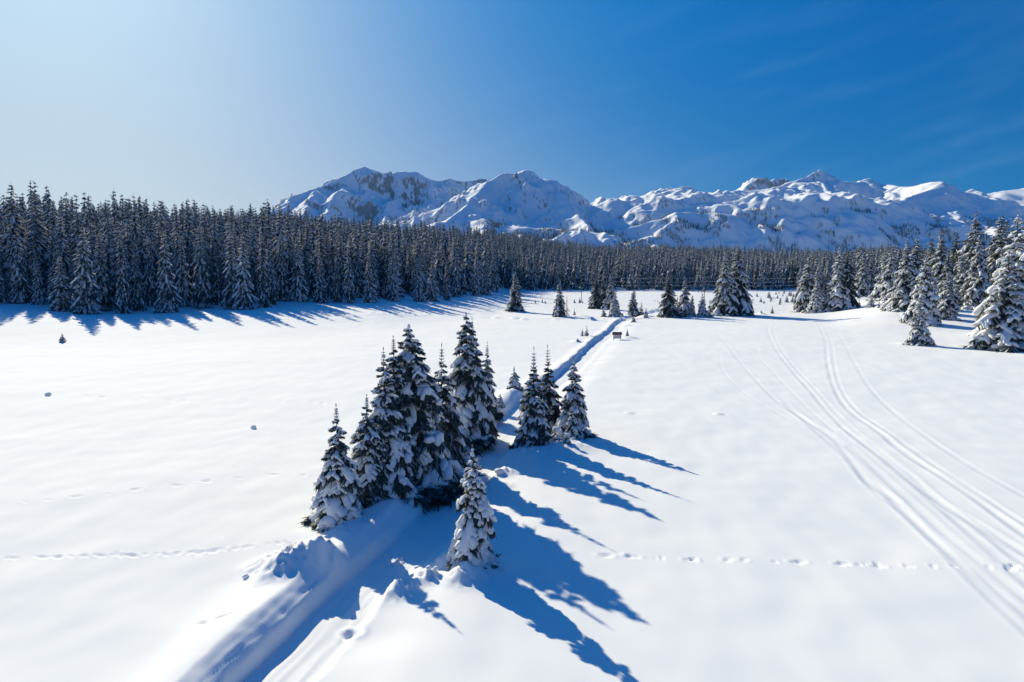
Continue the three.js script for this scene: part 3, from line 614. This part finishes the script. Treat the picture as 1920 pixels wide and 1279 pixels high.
function copyAt(px, yb, yt, set, k, label, o = {}) {
  const [x, z] = place(px, yb), g = set[k], gy = ground(x, z), H = topAt(px, yt, z) - gy, base = o.base || (set === young ? 4 : set === shapes || set === darkShapes ? 16 : 12), s = H / base, w = s * (o.wide || 1);
  return putTree(o.name || 'spruce_tree', g, x, z, [w, s, w], turnSeed() * 6.283, label, o.group);
}
// open meadow, middle
copyAt(966, 585, 507, shapes, 2, 'lone dark spruce standing on a snow hump, leftmost out on the open middle meadow', { wide: 1.1 });
copyAt(1049, 595, 527, shapes, 2, 'lone slim spruce beside a bare young tree on the middle meadow');
copyAt(1063, 595, 552, [bare], 0, 'thin half-bare young tree just right of the lone slim spruce', { name: 'bare_tree', wide: 1.1 });
copyAt(1077, 594, 577, young, 0, 'small sapling with a blue shadow right of the half-bare tree', { name: 'spruce_sapling' });
copyAt(1117, 579, 511, darkShapes, 0, 'dark spruce on the left of the dense trio behind the lane\'s end');
copyAt(1132, 580, 509, darkShapes, 1, 'middle spruce of the dense dark trio behind the lane\'s end');
copyAt(1145, 581, 512, shapes, 0, 'right spruce of the dense dark trio behind the lane\'s end');
copyAt(1153, 594, 550, shapes, 3, 'shorter rounded spruce in front of the dark trio, at the lane\'s end', { wide: 1.15 });
copyAt(1132, 594, 570, young, 0, 'whitish sapling in front of the dark trio', { name: 'spruce_sapling' });
copyAt(1187, 591, 541, shapes, 2, 'medium spruce standing right where the lane leaves the meadow', { wide: 1.2 });
copyAt(1202, 591, 566, young, 0, 'small dark sapling right of the medium spruce by the lane', { name: 'spruce_sapling', wide: 1.1 });
copyAt(1211, 597, 576, young, 1, 'small snowy sapling with a long shadow right of the dark sapling', { name: 'spruce_sapling' });
copyAt(1188, 604, 590, young, 1, 'snow-buried little bush on the right bank of the lane\'s far end', { name: 'spruce_sapling', wide: 1.3 });
copyAt(1253, 595, 506, darkShapes, 0, 'dark snow-poor spruce, leftmost of the row before the basin', { wide: 1.05 });
copyAt(1283, 594, 516, shapes, 0, 'slim spruce just right of the dark snow-poor one', { wide: 0.95 });
copyAt(1270, 595, 556, young, 0, 'young spruce between the dark one and the slim one', { name: 'spruce_sapling', wide: 1.1 });
copyAt(1297, 594, 552, shapes, 1, 'short grey-white spruce right of the slim one', { wide: 0.9 });
copyAt(1316, 595, 549, shapes, 3, 'short whitish spruce, left of the low pair before the big twins', { wide: 0.9 });
copyAt(1330, 595, 560, young, 2, 'short snowy spruce touching the left foot of the big twins');
copyAt(1358, 592, 468, shapes, 0, 'left one of the big twin spruces standing before the basin');
copyAt(1380, 591, 461, shapes, 2, 'right one of the big twin spruces standing before the basin', { wide: 1.2 });
copyAt(1395, 590, 557, shapes, 3, 'low spreading spruce at the right foot of the big twins', { wide: 1.2 });
copyAt(1372, 592, 566, young, 1, 'snowy bush between the trunks of the big twins', { name: 'spruce_sapling' });
copyAt(1448, 588, 572, young, 0, 'lone small sapling right of the big twins', { name: 'spruce_sapling' });
copyAt(1427, 590, 581, young, 1, 'sapling tip poking from a snow hummock right of the big twins', { name: 'spruce_sapling', wide: 1.6 });
// beside the lane
copyAt(1100, 633, 609, young, 0, 'taller of the two small saplings left of the lane\'s far stretch', { name: 'spruce_sapling' });
copyAt(1092, 633, 614, young, 2, 'shorter of the two small saplings left of the lane\'s far stretch', { name: 'spruce_sapling' });
copyAt(1083, 642, 633, young, 1, 'snow-covered tuft poking out left of the lane below two saplings', { name: 'spruce_sapling', wide: 1.8 });
copyAt(1176, 633, 615, young, 1, 'snow-blobbed little sapling right of the red-roofed board', { name: 'spruce_sapling', wide: 0.9 });
copyAt(117, 642, 624, young, 1, 'small snow-covered sapling alone on the left meadow near the forest shadow', { name: 'spruce_sapling', wide: 1.25 });
// right hand group by the basin
copyAt(1497, 571, 530, shapes, 4, 'short spruce at the left border of the right-hand stand', { wide: 1.2 });
copyAt(1512, 585, 468, shapes, 0, 'tall narrow spruce, leftmost tall tree of the right-hand stand', { wide: 0.9 });
copyAt(1532, 580, 492, shapes, 4, 'spruce half hidden behind the low white one in the right-hand stand');
copyAt(1529, 587, 524, shapes, 3, 'low white spruce in front of the right-hand stand\'s left end', { wide: 1.0 });
copyAt(1546, 580, 514, shapes, 2, 'narrow spruce squeezed left of the right-hand stand\'s twin peaks');
copyAt(1555, 584, 525, shapes, 1, 'low snowy spruce at the left foot of the right-hand stand\'s twin peaks', { wide: 1.05 });
copyAt(1570, 583, 462, shapes, 1, 'left and snowier of the right-hand stand\'s twin peaks', { wide: 0.95 });
copyAt(1587, 580, 464, darkShapes, 0, 'right and darker of the right-hand stand\'s twin peaks', { wide: 0.95 });
copyAt(1617, 556, 474, shapes, 0, 'grey spruce set back right of the twin peaks', { wide: 1.1 });
copyAt(1632, 556, 478, shapes, 2, 'slim spruce touching the set-back grey spruce');
copyAt(1611, 576, 560, young, 0, 'small sapling below the set-back grey spruce', { name: 'spruce_sapling' });
copyAt(1633, 577, 551, young, 1, 'bushy sapling below the set-back slim spruce', { name: 'spruce_sapling', wide: 1.2 });
copyAt(1627, 557, 543, young, 0, 'thin white sapling behind the bushy sapling', { name: 'spruce_sapling' });
copyAt(1648, 577, 561, young, 2, 'thin sapling right of the bushy sapling', { name: 'spruce_sapling' });
copyAt(1658, 580, 558, young, 1, 'wide white snow-covered sapling left of the right stand\'s big trees', { name: 'spruce_sapling', wide: 1.2 });
copyAt(1474, 566, 552, young, 0, 'sapling out in the basin left of the right-hand stand', { name: 'spruce_sapling' });
copyAt(1656, 561, 466, shapes, 1, 'wide pale spruce behind the wide white sapling', { wide: 1.0 });
copyAt(1668, 563, 463, shapes, 4, 'pale spruce with a pointed top right of the wide pale one', { wide: 0.9 });
copyAt(1696, 582, 446, shapes, 0, 'tall spruce with bent snowy boughs, left of two tips set close together', { wide: 1.1 });
copyAt(1713, 577, 440, shapes, 2, 'tall spruce behind, right of two tips set close together', { wide: 1.0 });
copyAt(1729, 607, 481, shapes, 3, 'snow-covered cone-shaped spruce with a small one before it, right meadow', { wide: 0.95 });
copyAt(1721, 647, 555, shapes, 1, 'smaller snowy spruce standing foremost on the right meadow', { wide: 0.98 });
copyAt(1742, 562, 440, darkShapes, 1, 'greyish spruce behind the cone-shaped one, right meadow');
copyAt(1760, 566, 431, shapes, 0, 'broad-topped grey spruce between the cone-shaped one and the highest tree', { wide: 1.15 });
copyAt(1774, 599, 507, shapes, 4, 'medium spruce out in front below the highest trees of the right stand', { wide: 1.15 });
copyAt(1772, 575, 474, shapes, 2, 'slim spruce just behind the medium front one', { wide: 0.9 });
copyAt(1789, 565, 427, darkShapes, 0, 'narrow spruce rising left of the highest tree of the right stand', { wide: 0.75 });
copyAt(1800, 574, 463, shapes, 1, 'shorter spruce tucked left of the highest tree of the right stand');
copyAt(1821, 570, 391, shapes, 0, 'highest pointed spruce of the right stand', { wide: 1.0 });
copyAt(1830, 580, 439, shapes, 4, 'shorter spruce overlapping the front of the right stand\'s highest one', { wide: 0.9 });
copyAt(1866, 575, 398, shapes, 2, 'tall spruce between the highest pointed one and the huge right one', { wide: 1.05 });
copyAt(1878, 572, 410, shapes, 4, 'spruce peeping out left of the huge right one');
copyAt(1812, 577, 545, young, 1, 'low snowy spruce clump below the right stand\'s highest one', { name: 'spruce_sapling', wide: 1.4 });
copyAt(1897, 632, 401, shapes, 3, 'huge snow-heavy spruce at the right border, the taller one behind', { wide: 0.95 });
copyAt(1880, 655, 466, shapes, 1, 'broad snow-heavy spruce at the right border, the nearer one in front', { wide: 1.15 });
copyAt(1926, 600, 397, shapes, 0, 'tall spruce cut off by the photo\'s right border');
copyAt(1905, 577, 425, shapes, 2, 'spruce behind the huge right border trees');
// tiny plants in the basin
{
  const r = rng(31);
  for (const [px, yb, yt] of [[1004, 569, 560], [1017, 568, 558], [1022, 569, 561], [1039, 568, 562], [1077, 568, 559], [1087, 568, 558], [1092, 568, 561], [1104, 567, 560], [1228, 565, 561], [1233, 566, 562]])
    copyAt(px, yb, yt, young, Math.floor(r() * 3), 'tiny snowy sapling out in the bright basin behind the lane', { name: 'spruce_sapling', group: 'tiny saplings in the middle basin' });
  for (let k = 0; k < 34; k++) { const px = 1392 + r() * 108, yb = 551 + r() * 22 - (px - 1392) * 0.02; copyAt(px, yb, yb - 5 - r() * 8, young, Math.floor(r() * 3), 'small sapling in the loose thicket right of the big twin spruces', { name: 'spruce_sapling', group: 'saplings in the thicket before the forest', wide: 1.1 }); }
  for (let k = 0; k < 14; k++) { const px = 1290 + r() * 60, yb = 541 + r() * 6; copyAt(px, yb, yb - 6 - r() * 10, young, Math.floor(r() * 3), 'frosted pale sapling at the forest foot left of the big twin spruces', { name: 'spruce_sapling', group: 'frosted saplings at the forest foot', wide: 1.1 }); }
}

// --- the forest: the largest trees one by one, the mass behind as stuff
const forest = [0, 1, 2, 3, 4, 5].map((n) => spruce({ seed: 200 + n, H: 25, R: [3.6, 3.2, 4.0, 3.0, 3.5, 3.2][n], whorls: [26, 28, 25, 27, 26, 26][n], per: 8, droop: [1.4, 1.55, 1.3, 1.5, 1.4, 1.3][n], snow: [0.8, 0.7, 0.9, 0.6, 0.85, 0.75][n], fat: [0.95, 0.85, 1.05, 0.85, 1, 0.9][n], detail: 1, power: [0.85, 0.8, 0.95, 0.75, 0.85, 0.7][n], leader: 0.6, bushy: 0.75, round: n === 5 }));
const taken = [];
function front(px, yb, yt, k, label, wide = 1) {
  const [x, z] = place(px, yb), gy = ground(x, z), s = (topAt(px, yt, z) - gy) / 25;
  taken.push([x, z]);
  putTree('spruce_tree', forest[k], x, z, [s * wide, s, s * wide], turnSeed() * 6.283, label);
}
front(12, 563, 515, 2, 'small spruce at the forest foot by the photo\'s left border', 1.3);
front(38, 567, 425, 0, 'first tall edge spruce right of the left border\'s small one');
front(115, 583, 478, 2, 'short wide spruce standing forward at the left forest edge', 1.5);
front(163, 588, 421, 0, 'broad foremost spruce of the left forest edge, right of the short wide one', 1.15);
front(192, 582, 436, 1, 'spruce overlapping the right side of the broad foremost edge spruce', 1.1);
front(232, 588, 437, 3, 'narrow column-like spruce in front of the left forest', 0.95);
front(314, 586, 430, 0, 'dark spruce standing forward alone after the snowy gap in the left forest edge', 1.1);
front(345, 574, 440, 4, 'spruce at the right side of the forward dark edge spruce', 1.0);
front(380, 577, 420, 1, 'slim pale spruce at the forest edge between two shadow bays', 0.95);
front(437, 579, 428, 4, 'left spruce of the leaning-together pair at the left forest edge');
front(458, 580, 432, 2, 'right spruce of the leaning-together pair at the left forest edge');
front(496, 576, 430, 3, 'narrow dark spruce closing the left forest edge\'s forward row');
front(528, 563, 440, 1, 'edge spruce just right of the narrow dark forward one');
front(563, 560, 450, 0, 'edge spruce left of the three paler spruces, mid-left forest');
front(602, 567, 470, 0, 'left of three paler edge spruces, mid-left forest', 1.1);
front(632, 567, 478, 3, 'slim middle one of three paler edge spruces, mid-left forest');
front(656, 568, 462, 1, 'right and tallest of three paler edge spruces, mid-left forest');
front(693, 567, 478, 2, 'edge spruce with widely spread snowy skirts, mid-left forest', 1.2);
front(737, 565, 474, 4, 'edge spruce left of the dark opening in the forest', 1.1);
front(785, 565, 480, 0, 'edge spruce right of the dark opening in the forest', 1.1);
front(810, 564, 485, 2, 'spruce touching the right side of the dark opening\'s edge tree', 1.1);
front(837, 563, 489, 3, 'small-topped edge spruce before the forest corner');
front(856, 557, 480, 1, 'edge spruce near the forest corner, left of two');
front(893, 555, 478, 4, 'edge spruce near the forest corner, right of two');
front(912, 553, 480, 0, 'last edge spruce at the forest corner beside the basin');
front(32, 545, 338, 5, 'tallest round-topped spruce rising above the left forest', 1.1);
front(221, 545, 351, 5, 'blunt round-topped spruce sticking out above the left forest skyline', 0.85);
front(78, 548, 357, 5, 'twin-topped spruce on the left forest skyline right of the tallest one', 1.0);
const crowns = rng(77);
for (const [px, yt] of [[-4, 358], [20, 372], [60, 380], [97, 372], [122, 366], [143, 361], [164, 360], [197, 372], [237, 375], [250, 361], [262, 362], [274, 366], [303, 372], [330, 380], [349, 367], [364, 370], [381, 378], [400, 386], [430, 383], [456, 392], [472, 398], [491, 384], [503, 386], [521, 379], [540, 392], [300, 372], [108, 385], [180, 388]]) {
  const d = 212 + crowns() * 40, [x, , z] = pointAt(px, yt, d), gy = baseHeight(x, z) - 0.3, s = (topAt(px, yt, z) - gy) / 25;
  taken.push([x, z]);
  putTree('spruce_tree', forest[Math.floor(crowns() * 6)], x, z, [s * 0.85, s, s * 0.85], crowns() * 6.283, 'tree top standing out on the skyline of the left forest', 'spruces on the skyline of the left forest').position.y = gy;
}
const fill = [];
{
  const r = rng(909);
  let d = 186;
  while (d < 1050) {
    const step = 4.6 + d * 0.0045;
    for (let x = -0.86 * d; x < 0.9 * d; x += step) {
      const jx = x + (r() - 0.5) * step, jd = d + (r() - 0.5) * step, px = PW / 2 + FOCAL * jx / jd, ez = table(PX, EDGE_Z, px), sz = table(PX, SKY_Z, px), q = r();
      if (jd < ez + 3 || jd > sz + 70 || q < 0.1) continue;
      if (px > 1540 && jd < 470 && px < 2200 && q < 0.25) continue;
      const z = -jd;
      if (taken.some(([a, b]) => Math.hypot(a - jx, b - z) < 3.2)) continue;
      const tall = 0.5 + 0.55 * Math.pow(r(), 0.7) + (r() < 0.07 ? 0.12 + 0.12 * r() : 0) + 0.1 * noise(jx / 25, z / 25);
      fill.push([jx, z, tall * (jd < ez + 12 ? 0.85 : 1) * (px > 930 && px < 1600 ? 0.82 : 0.98), r() * 6.283, Math.floor(r() * 6), px, jd - ez]);
    }
    d += step * 0.9;
  }
}
// those that show largest: near the front edge, by size in the picture
fill.sort((a, b) => b[2] / -b[1] * (b[6] < 40 ? 2 : 1) - a[2] / -a[1] * (a[6] < 40 ? 2 : 1));
const single = fill.slice(0, 165), mass = fill.slice(165);
for (const [x, z, s, turn, k, px] of single) {
  const t = putTree('spruce_tree', forest[k], x, z, [s * (px < 560 ? 1 : 1.2), s, s * (px < 560 ? 1 : 1.2)], turn, px < 560 ? 'snow-dusted spruce packed in the tall dark forest left of the meadow' : 'snow-dusted spruce in the front rows of the forest behind the middle meadow', px < 560 ? 'spruces of the tall left forest' : 'front row spruces of the middle forest');
  t.position.y = baseHeight(x, z) - 0.3;
}
function crowd(name, label, list, variants, height) {
  const root = new THREE.Group(); root.name = numbered(name);
  tag(root, label, 'forest', null, 'stuff');
  scene.add(root);
  const m4 = new THREE.Matrix4(), q = new THREE.Quaternion();
  variants.forEach((g, n) => {
    const mine = list.filter((_, i) => i % variants.length === n), im = new THREE.InstancedMesh(g, M.mixed, mine.length);
    mine.forEach(([x, y, z, s, turn, w], i) => { q.setFromAxisAngle(UP, turn); m4.compose(V(x, y, z), q, V(s * w / height, s / height, s * w / height)); im.setMatrixAt(i, m4); });
    im.name = 'spruce_crowns'; im.userData.kind = 'stuff'; im.castShadow = im.receiveShadow = true;
    root.add(im);
  });
}
const small = [0, 1, 2, 3].map((n) => spruce({ seed: 300 + n, H: 22, R: [3.2, 2.8, 3.4, 2.9][n], whorls: 16, per: 7, droop: 1.6, lift: 0.2, frost: 0.2, snow: [0.8, 0.65, 0.9, 0.75][n], fat: 0.85, detail: 0, power: 0.85, bushy: 0.8, single: true }).all);
crowd('forest', 'dense mass of snow-dusted spruces covering the hillside behind the front rows', mass.map(([x, z, s, turn]) => [x, baseHeight(x, z) - 0.3, z, s * 25, turn, 1.2]), small, 22);
{
  const r = rng(41), tiny = [0, 1].map((n) => spruce({ seed: 320 + n, H: 14, R: 2.6, whorls: 7, per: 5, droop: 1.0, snow: 0.3, fat: 0.7, detail: 0, power: 0.7, single: true }).all);
  crowd('mountain_woods', 'scattered dark conifers on the shadowed lower slopes of the mountains', mountainSpots.map(([x, y, z]) => [x, y, z, 9 + r() * 11, r() * 6.283, 1.1]), tiny, 14);
}

// ---------------------------------------------------------------- small things on the meadow
function lumpGeometry(seed, rad, flat) {
  const g = new THREE.IcosahedronGeometry(rad, 3), p = g.attributes.position;
  for (let i = 0; i < p.count; i++) { const v = V().fromBufferAttribute(p, i), k = 1 + 0.16 * noise(v.x / rad * 1.3 + seed, v.y / rad * 1.3 + v.z / rad * 1.1); p.setXYZ(i, v.x * k, v.y * k * flat, v.z * k); }
  g.deleteAttribute('normal'); g.deleteAttribute('uv');
  const pos = [], map = new Map(), idx = [];
  for (let i = 0; i < p.count; i++) { const key = [p.getX(i), p.getY(i), p.getZ(i)].map((v) => v.toFixed(4)).join(); if (!map.has(key)) { map.set(key, pos.length / 3); pos.push(p.getX(i), p.getY(i), p.getZ(i)); } idx.push(map.get(key)); }
  const o = new THREE.BufferGeometry();
  o.setAttribute('position', new THREE.Float32BufferAttribute(pos, 3)); o.setIndex(idx); o.computeVertexNormals();
  return o;
}
function lump(px, py, size, flat, seed, label, group) {
  const [x, z] = place(px, py), k = size;
  const m = mesh(numbered('snow_lump'), lumpGeometry(seed, k, flat), M.load, scene);
  m.position.set(x, ground(x, z) + k * flat * 0.45, z); m.rotation.y = seed;
  tag(m, label, 'snow lump', group);
}
lump(461, 1085, 0.13, 0.85, 1, 'single small snow ball lying left of the lane\'s lumpy heap');
lump(90, 741, 0.3, 0.75, 2, 'small round snow lump on the footprint trail far left');
lump(475, 803, 0.22, 0.8, 3, 'small snow clod in the middle of the left meadow');
lump(838, 1040, 0.17, 0.7, 4, 'flat snow lump on the heap left of the plastered young spruce');
lump(857, 1066, 0.14, 0.85, 5, 'small snow lump, right one near the plastered spruce\'s foot');
lump(804, 1077, 0.11, 0.9, 6, 'small snow ball, left of two on the lane\'s right edge');
lump(817, 1076, 0.12, 0.9, 7, 'small snow ball, right of two on the lane\'s right edge');
lump(936, 884, 0.3, 0.6, 8, 'snow block on the sunlit right bank at the lane\'s bend');
{
  const r = rng(61);
  for (let k = 0; k < 12; k++) lump(722 + r() * 42, 1018 + r() * 22, 0.05 + r() * 0.06, 0.8, 20 + k, 'little snow crumb fallen on the shaded lane', 'snow crumbs on the lane');
}
// information board with a red-brown roof
{
  const [x, z] = place(1157, 636), y = ground(x, z), b = thing('information_board', x, y, z, 0.12, 'small grey information board with a red-brown roof beside the far lane', 'sign');
  const wood = new THREE.MeshStandardMaterial({ name: 'grey_wood', color: new THREE.Color().setRGB(0.12, 0.1, 0.085), roughness: 0.85 });
  const roofM = new THREE.MeshStandardMaterial({ name: 'red_roof', color: new THREE.Color().setRGB(0.3, 0.1, 0.09), roughness: 0.7 });
  const panelM = new THREE.MeshStandardMaterial({ name: 'faded_board', color: new THREE.Color().setRGB(0.48, 0.5, 0.5), roughness: 0.7 });
  const box = (w, h, d, px, py, pz) => { const g = new THREE.BoxGeometry(w, h, d); g.translate(px, py, pz); return g; };
  for (const s of [-1, 1]) mesh('post', box(0.09, 1.32, 0.09, s * 0.62, 0.6, 0), wood, b);
  for (let k = 0; k < 3; k++) mesh('board', box(1.66, 0.232, 0.04, 0, 0.5 + k * 0.245, 0.09), panelM, b);
  mesh('frame', box(1.74, 0.05, 0.07, 0, 0.355, 0.085), wood, b);
  const rg = (sz) => { const g = new THREE.BoxGeometry(1.86, 0.045, 0.58); g.rotateX(sz * 0.98); g.translate(0, 1.33, sz * 0.165); return g; };
  mesh('roof', rg(1), roofM, b); mesh('roof', rg(-1), roofM, b);
  const cap = new THREE.CylinderGeometry(0.035, 0.035, 1.87, 8); cap.rotateZ(Math.PI / 2); cap.translate(0, 1.585, 0); mesh('ridge_cap', cap, wood, b);
}
// wooden rail in the basin, poles and wires before the forest
{
  const wood = new THREE.MeshStandardMaterial({ name: 'old_wood', color: new THREE.Color().setRGB(0.07, 0.055, 0.045), roughness: 0.9 });
  const [x, z] = place(1322, 549), f = thing('rail_fence', x, ground(x, z), z, 0.15, 'low dark wooden rail half sunk in snow at the forest foot', 'fence');
  for (let k = -2; k <= 2; k++) { const g = new THREE.CylinderGeometry(0.09, 0.11, 1.1, 7); g.translate(k * 2, 0.45, 0); mesh('post', g, wood, f); }
  for (const y of [0.5, 0.85]) { const g = new THREE.CylinderGeometry(0.07, 0.08, 8.6, 7); g.rotateZ(Math.PI / 2); g.translate(0, y, 0.1); mesh('rail', g, wood, f); }
  const g = new THREE.CapsuleGeometry(0.12, 8.3, 4, 8); g.rotateZ(Math.PI / 2); g.scale(1, 0.8, 1); g.translate(0, 0.97, 0.1); mesh('snow_strip', g, M.load, f);
  const spots = [[1090, 556, 515], [1321, 551, 519], [1560, 556, 515]].map(([px, yb, yt]) => { const d = 300, [ax, , az] = pointAt(px, yb, d), gy = ground(ax, az); return [ax, gy, az, topAt(px, yt, az)]; });
  spots.forEach(([ax, gy, az, ty], n) => {
    const h = ty - gy, p = thing('utility_pole', ax, gy, az, 0.1, ['thin power pole hidden by the dark trio of spruces', 'thin power pole left of the big twin spruces', 'thin power pole hidden by the right-hand stand'][n], 'utility pole');
    const g1 = new THREE.CylinderGeometry(0.09, 0.14, h, 8); g1.translate(0, h / 2, 0); mesh('pole', g1, wood, p);
    const g2 = new THREE.BoxGeometry(0.12, 0.12, 1.8); g2.translate(0, h - 0.4, 0); mesh('crossarm', g2, wood, p);
  });
  const frost = new THREE.MeshStandardMaterial({ name: 'frosted_wire', color: new THREE.Color().setRGB(0.6, 0.62, 0.65), roughness: 0.8 });
  for (let n = 1; n < 3; n++) for (let k = 0; k < 3; k++) {
    const a = spots[n - 1], b = spots[n], pts = [];
    for (let i = 0; i <= 16; i++) { const t = i / 16; pts.push(V(lerp(a[0], b[0], t), lerp(a[3], b[3], t) - 0.3 - k * 1.6 - 1.6 * 4 * t * (1 - t) * 0.6, lerp(a[2], b[2], t) + (k - 1) * 0.15)); }
    const m = mesh(numbered('power_cable'), new THREE.TubeGeometry(new THREE.CatmullRomCurve3(pts), 32, 0.035, 5), frost, scene);
    tag(m, `${['upper', 'middle', 'lower'][k]} frosted cable strung ${n === 1 ? 'left' : 'right'} of the thin power pole by the twin spruces`, 'cable');
  }
}


scene.updateMatrixWorld(true);
renderer.render(scene, camera);
